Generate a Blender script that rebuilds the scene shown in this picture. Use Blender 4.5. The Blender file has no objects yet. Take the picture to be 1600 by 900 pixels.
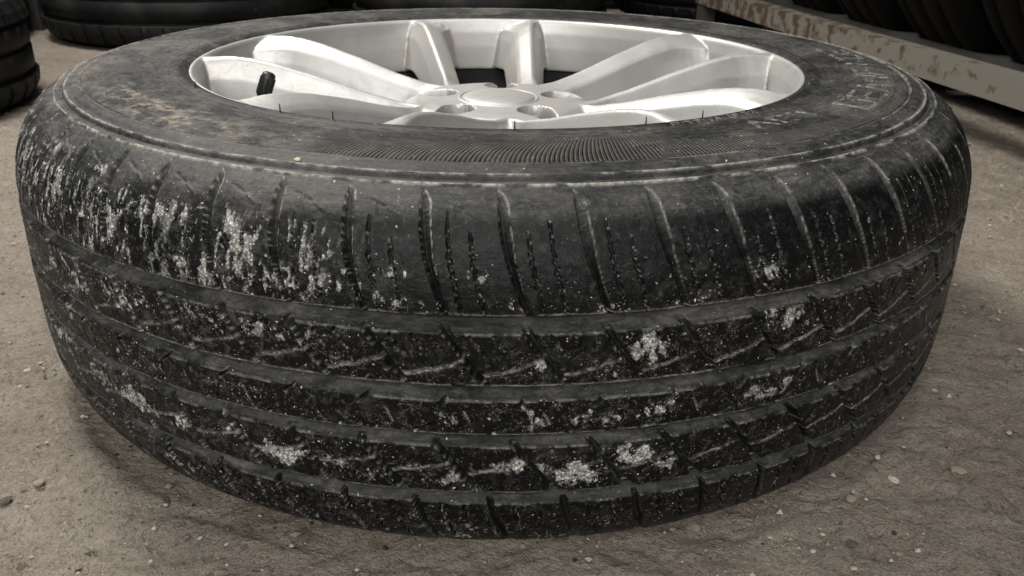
import bpy, math, random
import numpy as np
from mathutils import Vector, Matrix

random.seed(7)
rng = np.random.RandomState(11)
scene = bpy.context.scene
COL = scene.collection

# ------------------------------------------------------------------ camera
cam_d = bpy.data.cameras.new("camera")
cam_d.sensor_width = 36.0
cam_d.lens = 1363.3 / 1600 * 36.0
cam_d.clip_start = 0.01
cam_d.clip_end = 200.0
cam = bpy.data.objects.new("camera", cam_d)
COL.objects.link(cam)
PITCH, YAW, ROLL = -.4263, .0141, .0156
fw = Vector((math.sin(YAW) * math.cos(PITCH), math.cos(YAW) * math.cos(PITCH), math.sin(PITCH)))
rt = fw.cross(Vector((0, 0, 1))).normalized()
up = rt.cross(fw)
r2 = rt * math.cos(ROLL) + up * math.sin(ROLL)
u2 = -rt * math.sin(ROLL) + up * math.cos(ROLL)
m = Matrix((r2, u2, -fw)).transposed().to_4x4()
m.translation = Vector((.0035, -.7334, .3427))
cam.matrix_world = m
cam_d.dof.use_dof = True
cam_d.dof.focus_distance = 0.50
cam_d.dof.aperture_fstop = 22.0
scene.camera = cam

# ------------------------------------------------------------------ light
world = bpy.data.worlds.new("World")
scene.world = world
world.use_nodes = True
bg = world.node_tree.nodes["Background"]
bg.inputs[0].default_value = (.86, .93, 1.0, 1)
bg.inputs[1].default_value = 0.10


def area(name, loc, target, sx, sy, power, color):
    d = bpy.data.lights.new(name, 'AREA')
    d.shape = 'RECTANGLE'
    d.size, d.size_y = sx, sy
    d.energy = power
    d.color = color
    o = bpy.data.objects.new(name, d)
    COL.objects.link(o)
    o.location = loc
    o.rotation_euler = (Vector(target) - Vector(loc)).to_track_quat('-Z', 'Y').to_euler()
    return o


area("skylight_key", (-.95, .80, 2.1), (0, 0, 0), .62, .62, 74, (1.0, .96, .90))
area("doorway_light", (-.4, -2.4, 1.55), (0, .1, .1), 2.4, 1.2, 66, (1.0, .985, .955))
area("roof_light", (.25, -.70, 2.6), (0, 0, 0), 1.5, 1.0, 22, (1.0, .98, .95))

vs = scene.view_settings
scene.display_settings.display_device = 'sRGB'
vs.view_transform = 'Standard'
vs.look = 'None'
vs.exposure = 0.0
vs.gamma = 1.0

# ------------------------------------------------------------------ helpers


def new_obj(name, mesh, parent=None):
    o = bpy.data.objects.new(name, mesh)
    COL.objects.link(o)
    if parent is not None:
        o.parent = parent
    return o


def tag(o, label=None, cat=None, group=None, kind=None):
    if label: o['label'] = label
    if cat: o['category'] = cat
    if group: o['group'] = group
    if kind: o['kind'] = kind
    return o


def empty(name, loc=(0, 0, 0)):
    o = bpy.data.objects.new(name, None)
    o.empty_display_size = .05
    COL.objects.link(o)
    o.location = loc
    return o


def mesh_np(name, V, F, mat, smooth=True, attrs=None):
    """V (n,3) float, F (m,4) or (m,3) int"""
    V = np.ascontiguousarray(V, dtype=np.float32)
    F = np.ascontiguousarray(F, dtype=np.int32)
    me = bpy.data.meshes.new(name)
    k = F.shape[1]
    me.vertices.add(len(V))
    me.vertices.foreach_set("co", V.ravel())
    me.loops.add(F.size)
    me.loops.foreach_set("vertex_index", F.ravel())
    me.polygons.add(len(F))
    me.polygons.foreach_set("loop_start", np.arange(0, F.size, k, dtype=np.int32))
    me.polygons.foreach_set("use_smooth", np.full(len(F), smooth))
    me.update(calc_edges=True)
    if attrs:
        for an, arr in attrs.items():
            a = me.attributes.new(an, 'FLOAT', 'POINT')
            a.data.foreach_set("value", np.ascontiguousarray(arr, dtype=np.float32))
    me.materials.append(mat)
    return me


def grid_faces(nr, nc, wrap=False, flip=False):
    i = np.arange(nr - 1)[:, None]
    j = np.arange(nc if wrap else nc - 1)[None, :]
    j2 = (j + 1) % nc
    a = i * nc + j; b = i * nc + j2; c = (i + 1) * nc + j2; d = (i + 1) * nc + j
    F = np.stack([a, b, c, d], -1).reshape(-1, 4)
    return F[:, ::-1] if flip else F


def sstep(x):
    x = np.clip(x, 0, 1)
    return x * x * (3 - 2 * x)


def hashn(ix, iy, seed):
    h = (ix.astype(np.int64) * 374761393 + iy.astype(np.int64) * 668265263 + seed * 1442695041) & 0xffffffff
    h = ((h ^ (h >> 13)) * 1274126177) & 0xffffffff
    return ((h ^ (h >> 16)) & 0xffff).astype(np.float32) / 65535.0


def vnoise(x, y, seed=0):
    ix = np.floor(x); iy = np.floor(y)
    fx = (x - ix).astype(np.float32); fy = (y - iy).astype(np.float32)
    fx = fx * fx * (3 - 2 * fx); fy = fy * fy * (3 - 2 * fy)
    a = hashn(ix, iy, seed); b = hashn(ix + 1, iy, seed); c = hashn(ix, iy + 1, seed); d = hashn(ix + 1, iy + 1, seed)
    return (a * (1 - fx) + b * fx) * (1 - fy) + (c * (1 - fx) + d * fx) * fy


def fbm(x, y, seed=0, octv=4, gain=.55):
    s = 0; a = 1.0; t = 0
    for o in range(octv):
        s = s + a * vnoise(x * 2 ** o + 17.3 * o, y * 2 ** o - 9.1 * o, seed + o)
        t += a; a *= gain
    return s / t


def lathe(name, prof, seg, mat, parent=None, close=False, cap_bottom=False):
    """prof list of (r,z)"""
    P = np.array(prof, float)
    if close: P = np.vstack([P, P[:1]])
    a = np.linspace(0, 2 * np.pi, seg, endpoint=False)
    V = np.stack([P[:, 0, None] * np.cos(a), P[:, 0, None] * np.sin(a), P[:, 1, None] + 0 * a], -1).reshape(-1, 3)
    F = grid_faces(len(P), seg, wrap=True)
    me = mesh_np(name, V, F, mat)
    return new_obj(name, me, parent)


# ------------------------------------------------------------------ node helper
class NT:
    def __init__(self, name):
        self.mat = bpy.data.materials.new(name)
        self.mat.use_nodes = True
        self.t = self.mat.node_tree
        self.b = self.t.nodes["Principled BSDF"]
        self.out = self.t.nodes["Material Output"]

    def n(self, typ, **kw):
        nd = self.t.nodes.new(typ)
        for k, v in kw.items():
            if k == 'inp':
                for kk, vv in v.items():
                    self.put(nd.inputs[kk], vv)
            else:
                setattr(nd, k, v)
        return nd

    def put(self, sock, v):
        if isinstance(v, bpy.types.NodeSocket):
            self.t.links.new(v, sock)
        else:
            if hasattr(sock, 'default_value'):
                if isinstance(v, (tuple, list)) and len(v) == 3 and sock.type == 'RGBA':
                    v = (*v, 1)
                sock.default_value = v

    def math(self, op, a, b=None, clamp=False):
        nd = self.t.nodes.new('ShaderNodeMath'); nd.operation = op; nd.use_clamp = clamp
        self.put(nd.inputs[0], a)
        if b is not None: self.put(nd.inputs[1], b)
        return nd.outputs[0]

    def ramp(self, f, lo, hi):
        nd = self.t.nodes.new('ShaderNodeMapRange')
        nd.interpolation_type = 'SMOOTHSTEP'
        self.put(nd.inputs['Value'], f); self.put(nd.inputs['From Min'], lo); self.put(nd.inputs['From Max'], hi)
        return nd.outputs[0]

    def mix(self, f, a, b):
        nd = self.t.nodes.new('ShaderNodeMix'); nd.data_type = 'RGBA'
        self.put(nd.inputs[0], f); self.put(nd.inputs[6], a); self.put(nd.inputs[7], b)
        return nd.outputs[2]

    def noise(self, vec, scale, detail=4, rough=.55, dist=0, dim='3D'):
        nd = self.t.nodes.new('ShaderNodeTexNoise')
        nd.noise_dimensions = dim
        if vec is not None: self.put(nd.inputs['Vector'], vec)
        nd.inputs['Scale'].default_value = scale
        nd.inputs['Detail'].default_value = detail
        nd.inputs['Roughness'].default_value = rough
        nd.inputs['Distortion'].default_value = dist
        return nd.outputs[0]

    def vor(self, vec, scale, feature='F1', rnd=1.0):
        nd = self.t.nodes.new('ShaderNodeTexVoronoi')
        nd.feature = feature
        if vec is not None: self.put(nd.inputs['Vector'], vec)
        nd.inputs['Scale'].default_value = scale
        nd.inputs['Randomness'].default_value = rnd
        return nd.outputs['Distance']

    def attr(self, name):
        nd = self.t.nodes.new('ShaderNodeAttribute'); nd.attribute_name = name
        return nd.outputs['Fac']

    def bump(self, h, dist, strength=1.0, normal=None):
        nd = self.t.nodes.new('ShaderNodeBump')
        self.put(nd.inputs['Height'], h)
        nd.inputs['Distance'].default_value = dist
        nd.inputs['Strength'].default_value = strength
        if normal is not None: self.put(nd.inputs['Normal'], normal)
        return nd.outputs[0]

    def obj(self):
        return self.t.nodes.new('ShaderNodeTexCoord').outputs['Object']


# ------------------------------------------------------------------ materials
def mat_rubber():
    N = NT("dusty_rubber")
    co = N.obj()
    dirt = N.attr('dirt'); dust = N.attr('dust'); tan = N.attr('tan'); line = N.attr('line')
    comb = N.n('ShaderNodeCombineXYZ', inp={0: N.attr('arc'), 1: N.attr('sm')})
    uv = comb.outputs[0]
    mp = N.n('ShaderNodeMapping', inp={'Vector': uv, 'Scale': (.22, 1.0, 1.0)}).outputs[0]
    st = N.noise(mp, 260, 6, .7, 1.2)
    scr = N.noise(N.n('ShaderNodeMapping', inp={'Vector': uv, 'Scale': (.10, 1.0, 1.0), 'Rotation': (0, 0, .12)}).outputs[0], 620, 4, .7, .4)
    big = N.noise(co, 14, 5, .62, .9)
    fine = N.noise(co, 1100, 3, .7)
    midn = N.noise(co, 210, 6, .75, .8)
    # dust film
    k = N.math('ADD', .10, N.math('MULTIPLY', N.ramp(st, .34, .70), .55))
    k = N.math('ADD', k, N.math('MULTIPLY', N.ramp(big, .36, .66), .35))
    k = N.math('MULTIPLY', k, N.math('ADD', .55, N.math('MULTIPLY', N.ramp(midn, .34, .66), .62)))
    k = N.math('ADD', k, N.math('MULTIPLY', N.ramp(scr, .56, .68), .55))
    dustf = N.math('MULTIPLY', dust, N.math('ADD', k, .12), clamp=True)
    clean = N.mix(fine, (.0010, .0012, .0014), (.0028, .0031, .0034))
    dustc = N.mix(N.ramp(big, .38, .66), (.072, .073, .071), (.118, .114, .105))
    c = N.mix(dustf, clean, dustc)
    c = N.mix(N.math('MULTIPLY', tan, N.ramp(midn, .38, .60)), c, (.235, .200, .158))
    crest = N.math('MULTIPLY', N.math('MULTIPLY', N.ramp(N.math('SINE', N.attr('hphase')), .2, 1.0), N.attr('hatch')), .38, clamp=True)
    c = N.mix(crest, c, (.20, .185, .155))
    # clay: flakes with ragged edges, granular inside, plus loose crumbs around them
    wn = N.n('ShaderNodeTexNoise', inp={'Vector': co}); wn.inputs['Scale'].default_value = 600; wn.inputs['Detail'].default_value = 3
    off = N.n('ShaderNodeVectorMath', operation='SCALE'); N.put(off.inputs[0], wn.outputs['Color']); off.inputs['Scale'].default_value = .0035
    wc = N.n('ShaderNodeVectorMath', operation='ADD'); N.put(wc.inputs[0], co); N.put(wc.inputs[1], off.outputs[0])
    den = N.attr('den')
    grain = None; tone = None
    for sc_, mul, lo in ((600, .8, .26), (1150, 1.0, .30)):
        vd = N.n('ShaderNodeTexVoronoi', inp={'Vector': wc.outputs[0]}); vd.inputs['Scale'].default_value = sc_
        sep = N.n('ShaderNodeSeparateColor', inp={0: vd.outputs['Color']})
        on = N.math('LESS_THAN', sep.outputs[0], N.math('MULTIPLY', den, mul))
        g = N.math('MULTIPLY', on, N.math('SUBTRACT', 1.0, N.ramp(vd.outputs['Distance'], lo, lo + .22)))
        tn = N.math('MULTIPLY', g, N.math('ADD', .10, N.math('MULTIPLY', N.math('POWER', sep.outputs[1], 2.2), .9)))
        grain = g if grain is None else N.math('MAXIMUM', grain, g)
        tone = tn if tone is None else N.math('MAXIMUM', tone, tn)
    fj = N.math('ADD', dirt, N.math('ADD', N.math('MULTIPLY', N.math('SUBTRACT', midn, .5), 1.7), N.math('MULTIPLY', N.math('SUBTRACT', fine, .5), .8)))
    flake = N.math('MULTIPLY', N.ramp(fj, .42, .66), .92)
    vf = N.n('ShaderNodeTexVoronoi', inp={'Vector': wc.outputs[0]}); vf.inputs['Scale'].default_value = 760
    sf = N.n('ShaderNodeSeparateColor', inp={0: vf.outputs['Color']})
    ftone = N.math('MULTIPLY', N.math('ADD', .12, N.math('MULTIPLY', N.math('POWER', sf.outputs[0], 1.5), .95)), N.math('SUBTRACT', 1.0, N.math('MULTIPLY', N.ramp(vf.outputs['Distance'], .36, .66), .62)))
    ftone = N.math('MULTIPLY', ftone, N.math('ADD', .55, N.ramp(big, .35, .6)), clamp=True)
    c = N.mix(N.math('MULTIPLY', N.ramp(fj, .12, .50), .55), c, (.105, .102, .092))
    c = N.mix(grain, c, N.mix(tone, (.06, .058, .052), (.68, .65, .58)))
    c = N.mix(flake, c, N.mix(ftone, (.055, .055, .050), (.70, .69, .64)))
    grain = N.math('MAXIMUM', N.math('MULTIPLY', grain, .6), N.math('MULTIPLY', flake, N.math('ADD', .3, ftone)))
    # sparse bright specks over everything
    v2 = N.n('ShaderNodeTexVoronoi', inp={'Vector': wc.outputs[0]}); v2.inputs['Scale'].default_value = 430
    s2 = N.n('ShaderNodeSeparateColor', inp={0: v2.outputs['Color']})
    sp = N.math('MULTIPLY', N.math('LESS_THAN', s2.outputs[0], N.math('MULTIPLY', N.ramp(big, .42, .62), .055)), N.math('LESS_THAN', v2.outputs['Distance'], .20))
    c = N.mix(N.math('MULTIPLY', sp, .9), c, (.50, .48, .43))
    # hair-thin scratches and cuts
    cn = N.noise(co, 120, 3, .6, 1.6)
    cn2 = N.noise(N.n('ShaderNodeMapping', inp={'Vector': co, 'Location': (3, 1, 2)}).outputs[0], 75, 2, .5, 2.2)
    w1 = N.math('LESS_THAN', N.math('ABSOLUTE', N.math('SUBTRACT', cn, .5)), .009)
    w2 = N.math('LESS_THAN', N.math('ABSOLUTE', N.math('SUBTRACT', cn2, .52)), .006)
    cut_ = N.math('MULTIPLY', N.math('MAXIMUM', w1, w2), N.math('MULTIPLY', N.ramp(midn, .45, .60), N.attr('worn')))
    c = N.mix(N.math('MULTIPLY', cut_, .42), c, (.26, .25, .23))
    # chafed edges
    ln = N.math('MULTIPLY', line, N.math('ADD', .35, N.ramp(N.noise(co, 330, 4, .7), .35, .65)), clamp=True)
    c = N.mix(ln, c, (.50, .48, .43))
    N.put(N.b.inputs['Base Color'], c)
    rough = N.math('ADD', N.math('ADD', .30, N.math('MULTIPLY', fine, .16)), N.math('MULTIPLY', N.math('MAXIMUM', dustf, grain), .45), clamp=True)
    N.put(N.b.inputs['Roughness'], rough)
    N.b.inputs['Specular IOR Level'].default_value = .20
    hat = N.math('MULTIPLY', N.math('SINE', N.attr('hphase')), N.attr('hatch'))
    b1 = N.bump(hat, .0008)
    h2 = N.math('ADD', N.math('MULTIPLY', midn, .7), N.math('MULTIPLY', fine, .2))
    h2 = N.math('ADD', h2, N.math('MULTIPLY', st, .5))
    h2 = N.math('ADD', h2, N.math('MULTIPLY', N.attr('rough'), N.math('MULTIPLY', N.noise(co, 330, 5, .8, 1.5), 2.6)))
    h2 = N.math('ADD', h2, N.math('MULTIPLY', grain, 1.3))
    b2 = N.bump(h2, .0006, 1.0, b1)
    N.put(N.b.inputs['Normal'], b2)
    return N.mat


def mat_plain_rubber(name, base, dustc, amt, seed=0):
    N = NT(name)
    co = N.obj()
    a = N.noise(co, 9 + seed, 6, .65, .7)
    f = N.noise(co, 260, 4, .7)
    k = N.math('MULTIPLY', N.ramp(a, .42, .72), amt)
    k = N.math('MULTIPLY', k, N.math('ADD', .4, f))
    c = N.mix(k, base, dustc)
    sc = N.noise(co, 30, 5, .75, 1.0)
    c = N.mix(N.math('MULTIPLY', N.ramp(sc, .66, .75), amt), c, (.30, .29, .26))
    N.put(N.b.inputs['Base Color'], c)
    N.b.inputs['Roughness'].default_value = .6
    N.b.inputs['Specular IOR Level'].default_value = .12
    N.put(N.b.inputs['Normal'], N.bump(N.math('ADD', f, sc), .0006))
    return N.mat


def mat_alloy():
    N = NT("silver_alloy_paint")
    co = N.obj()
    a = N.noise(co, 16, 5, .6, .5)
    f = N.noise(co, 520, 4, .7)
    s = N.noise(co, 70, 5, .7, 1.2)
    c = N.mix(N.ramp(a, .3, .75), (.50, .495, .48), (.41, .405, .39))
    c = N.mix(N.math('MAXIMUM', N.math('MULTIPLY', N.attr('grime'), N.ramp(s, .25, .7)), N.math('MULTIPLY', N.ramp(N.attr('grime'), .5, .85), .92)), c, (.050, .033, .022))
    c = N.mix(N.math('MULTIPLY', N.ramp(s, .54, .74), .38), c, (.40, .36, .30))
    bd = N.noise(co, 7, 5, .65, 1.0)
    c = N.mix(N.math('MULTIPLY', N.ramp(bd, .46, .66), .45), c, (.44, .405, .36))
    v = N.vor(co, 95)
    c = N.mix(N.math('MULTIPLY', N.math('LESS_THAN', v, .055), .55), c, (.10, .07, .05))
    N.put(N.b.inputs['Base Color'], c)
    N.b.inputs["Metallic"].default_value = .58
    N.put(N.b.inputs['Roughness'], N.math('ADD', .36, N.math('MULTIPLY', s, .22)))
    N.put(N.b.inputs['Normal'], N.bump(N.math('ADD', N.math('MULTIPLY', f, .3), s), .00012))
    return N.mat


def simple(name, col, rough=.6, metal=0.0, bump=None):
    N = NT(name)
    co = N.obj()
    f = N.noise(co, 120, 4, .6)
    d = tuple(x * .65 for x in col)
    N.put(N.b.inputs['Base Color'], N.mix(f, d, col))
    N.b.inputs['Roughness'].default_value = rough
    N.b.inputs['Metallic'].default_value = metal
    if bump: N.put(N.b.inputs['Normal'], N.bump(f, bump))
    return N.mat


def mat_floor():
    N = NT("dusty_worn_concrete")
    co = N.obj()
    a = N.noise(co, 2.6, 6, .62, .6)
    b = N.noise(co, 21, 6, .68, .9)
    c2 = N.noise(co, 130, 5, .72, .6)
    g = N.noise(co, 700, 3, .75)
    c = N.mix(N.ramp(a, .34, .66), (.295, .247, .198), (.405, .348, .285))
    c = N.mix(N.math('MULTIPLY', N.ramp(b, .42, .68), .60), c, (.48, .425, .355))
    c = N.mix(N.math('MULTIPLY', N.ramp(b, .56, .34), .0), c, (.1, .09, .07))
    c = N.mix(N.math('MULTIPLY', N.ramp(c2, .52, .68), .55), c, (.13, .105, .085))
    c = N.mix(N.math('MULTIPLY', N.ramp(g, .52, .68), .55), c, (.50, .455, .385))
    c = N.mix(N.math('MULTIPLY', N.ramp(g, .48, .32), .60), c, (.10, .080, .062))
    g2 = N.noise(co, 300, 5, .8, .4)
    c = N.mix(N.math('MULTIPLY', N.ramp(g2, .56, .66), .50), c, (.47, .42, .345))
    c = N.mix(N.math('MULTIPLY', N.ramp(g2, .45, .34), .75), c, (.085, .068, .055))
    # embedded aggregate
    va = N.n('ShaderNodeTexVoronoi', inp={'Vector': co}); va.inputs['Scale'].default_value = 120
    sa = N.n('ShaderNodeSeparateColor', inp={0: va.outputs['Color']})
    agg = N.math('MULTIPLY', N.math('LESS_THAN', sa.outputs[0], .10), N.math('SUBTRACT', 1.0, N.ramp(va.outputs['Distance'], .16, .34)))
    c = N.mix(N.math('MULTIPLY', agg, .75), c, N.mix(sa.outputs[1], (.14, .115, .09), (.48, .43, .36)))
    # dark oily flecks and small holes
    v = N.vor(co, 62)
    hole = N.math('MULTIPLY', N.math('LESS_THAN', v, N.math('MULTIPLY', N.ramp(N.noise(co, 11, 2), .38, .6), .11)), .85)
    c = N.mix(hole, c, (.045, .036, .03))
    st = N.ramp(N.noise(co, 5.5, 4, .6, .8), .56, .74)
    c = N.mix(N.math('MULTIPLY', st, .35), c, (.25, .195, .17))
    N.put(N.b.inputs['Base Color'], c)
    N.b.inputs['Roughness'].default_value = .85
    N.b.inputs['Specular IOR Level'].default_value = .25
    h = N.math('ADD', N.math('MULTIPLY', b, 2.0), N.math('MULTIPLY', c2, 1.0))
    h = N.math('ADD', h, N.math('MULTIPLY', g, .40))
    h = N.math('ADD', h, N.math('MULTIPLY', g2, .75))
    wl = N.n('ShaderNodeTexNoise', inp={'Vector': co}); wl.inputs['Scale'].default_value = 55; wl.inputs['Detail'].default_value = 3
    wo = N.n('ShaderNodeVectorMath', operation='SCALE'); N.put(wo.inputs[0], wl.outputs['Color']); wo.inputs['Scale'].default_value = .022
    wq = N.n('ShaderNodeVectorMath', operation='ADD'); N.put(wq.inputs[0], co); N.put(wq.inputs[1], wo.outputs[0])
    lump = N.vor(wq.outputs[0], 75)
    lmask = N.ramp(N.noise(co, 17, 3), .42, .58)
    h = N.math('SUBTRACT', h, N.math('MULTIPLY', N.math('MULTIPLY', lump, lmask), .75))
    h = N.math('ADD', h, N.math('MULTIPLY', agg, .22))
    h = N.math('SUBTRACT', h, N.math('MULTIPLY', hole, .9))
    N.put(N.b.inputs['Normal'], N.bump(h, .0065, 1.0))
    return N.mat


def mat_beam():
    N = NT("rusty_cream_paint")
    co = N.obj()
    a = N.noise(co, 26, 6, .7, .6)
    f = N.noise(co, 240, 4, .7)
    c = N.mix(f, (.12, .113, .095), (.165, .156, .130))
    sx = N.n('ShaderNodeSeparateXYZ', inp={0: co}).outputs[0]
    a = N.noise(co, 34, 4, .55, .2)
    r = N.ramp(N.math('ADD', a, N.math('MULTIPLY', N.ramp(sx, .25, 1.1), .14)), .56, .70)
    c = N.mix(r, c, N.mix(f, (.028, .014, .008), (.075, .036, .020)))
    N.put(N.b.inputs['Base Color'], c)
    N.put(N.b.inputs['Roughness'], N.math('ADD', .5, N.math('MULTIPLY', r, .35)))
    N.put(N.b.inputs['Normal'], N.bump(N.math('ADD', r, f), .0006))
    return N.mat


def mat_stone(name, c1, c2):
    N = NT(name)
    co = N.obj()
    f = N.noise(co, 300, 4, .6)
    N.put(N.b.inputs['Base Color'], N.mix(f, c1, c2))
    N.b.inputs['Roughness'].default_value = .85
    N.put(N.b.inputs['Normal'], N.bump(f, .0005))
    return N.mat


M_RUB = mat_rubber()
M_ALLOY = mat_alloy()
M_FLOOR = mat_floor()
M_BEAM = mat_beam()
M_BLACK = simple("black_valve_rubber", (.012, .012, .012), .45)
M_INNER = simple("near_black_inner_barrel", (.0035, .0035, .004), .95)  # one near-black tone for the barrel below the ring
M_LUG = simple("brown_grimed_seat", (.045, .032, .024), .6, .3)
M_WALL = simple("shaded_wall", (.018, .016, .014), .9)  # gloom of the unlit background put into the wall's base colour
M_TYRE_BG = mat_plain_rubber("stored_tyre_rubber", (.0045, .005, .0055), (.022, .021, .020), .9)
M_TYRE_SHADED = mat_plain_rubber("shaded_tyre_rubber", (.0014, .0014, .0014), (.004, .0038, .0034), .10, 5)  # darker copy of the tyre rubber, background shade put into its colour
M_TYRE_BR = mat_plain_rubber("brown_dusty_tyre_rubber", (.008, .006, .005), (.024, .017, .014), .9, 3)
M_POST = simple("dark_painted_post", (.040, .038, .036), .6)
M_PLANK = simple("pale_timber", (.50, .44, .36), .7)
M_PEB = [mat_stone("pale_pebble", (.30, .265, .22), (.42, .375, .315)),
         mat_stone("brown_pebble", (.16, .13, .10), (.26, .22, .17)),
         mat_stone("dark_pebble", (.05, .043, .036), (.10, .085, .07)),
         mat_stone("ochre_pebble", (.42, .34, .20), (.55, .46, .30))]

# ------------------------------------------------------------------ ground
def build_floor():
    xs = np.r_[np.linspace(-14, -1.3, 30, endpoint=False), np.linspace(-1.3, 1.3, 640, endpoint=False), np.linspace(1.3, 14, 30)]
    ys = np.r_[np.linspace(-6, -.62, 14, endpoint=False), np.linspace(-.62, .8, 380, endpoint=False), np.linspace(.8, 14, 60)]
    X, Y = np.meshgrid(xs, ys)
    h = (fbm(X * 9, Y * 9, 3, 4) - .5) * .0050 + (fbm(X * 52, Y * 52, 9, 5, .62) - .5) * .0075
    pit = fbm(X * 70 + 5, Y * 90, 21, 2)
    h -= sstep((pit - .64) / .05) * .0028
    chip = fbm(X * 40 - 3, Y * 55 + 8, 41, 3)
    h += sstep((chip - .60) / .03) * .0016
    rr = np.hypot(X, Y)
    h = h * np.clip((rr - .10) / .1, 0, 1)
    h = np.where((rr < .36), np.minimum(h, .0) - .0015, h)
    far = (abs(X) > 1.3) | (Y > .85) | (Y < -.62)
    h = np.where(far, h * .4, h)
    V = np.stack([X, Y, h], -1).reshape(-1, 3)
    me = mesh_np("floor", V, grid_faces(len(ys), len(xs)), M_FLOOR)
    o = new_obj("floor", me)
    tag(o, kind='structure')


build_floor()

# ------------------------------------------------------------------ the tyre surface
ZC = .1074
CP = [(.2380, .0960), (.2388, .1030), (.2395, .1080), (.2425, .1112), (.255, .1128), (.28, .1142), (.30, .1138), (.318, .1112), (.3312, .1062),
      (.343, .0985), (.352, .0885), (.358, .077), (.3615, .066), (.3638, .05), (.3648, .02), (.365, 0)]
CP = np.array(CP + [(r, -d) for r, d in CP[:-1][::-1]])


def spline_curve(CP, n=4000):
    t = np.r_[0, np.cumsum(np.hypot(*np.diff(CP, axis=0).T))]
    N = len(t); h = np.diff(t)
    A = np.eye(N); B = np.zeros((N, 2))
    for i in range(1, N - 1):
        A[i, i - 1] = h[i - 1]; A[i, i] = 2 * (h[i - 1] + h[i]); A[i, i + 1] = h[i]
        B[i] = 6 * ((CP[i + 1] - CP[i]) / h[i] - (CP[i] - CP[i - 1]) / h[i - 1])
    Mm = np.linalg.solve(A, B)
    x = np.linspace(0, t[-1], n); i = np.clip(np.searchsorted(t, x, side='right') - 1, 0, N - 2)
    a = (t[i + 1] - x)[:, None]; b = (x - t[i])[:, None]; H = h[i][:, None]
    Y = (Mm[i] * a ** 3 + Mm[i + 1] * b ** 3) / (6 * H) + (CP[i] / H - Mm[i] * H / 6) * a + (CP[i + 1] / H - Mm[i + 1] * H / 6) * b
    s = np.r_[0, np.cumsum(np.hypot(*np.diff(Y, axis=0).T))]
    return (s - s[-1] / 2) * 1000, Y[:, 0], Y[:, 1] + ZC


S0, R0, Z0 = spline_curve(CP)
tR = np.gradient(R0, S0 / 1000); tZ = np.gradient(Z0, S0 / 1000)
NR0, NZ0 = -tZ, tR      # outward normal in the (r,z) plane


def surf(phi_deg, s_mm, h_mm=0.0):
    r = np.interp(s_mm, S0, R0); z = np.interp(s_mm, S0, Z0)
    nr = np.interp(s_mm, S0, NR0); nz = np.interp(s_mm, S0, NZ0)
    r = r + nr * h_mm / 1000; z = z + nz * h_mm / 1000
    p = np.radians(phi_deg)
    return np.stack(np.broadcast_arrays(r * np.sin(p), -r * np.cos(p), np.maximum(z, .0006)), -1)


P = 360 / 58
# (phi, s) of dirt patches: centre phi, centre s, half width deg, half height mm, strength
PATCH = []


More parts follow.
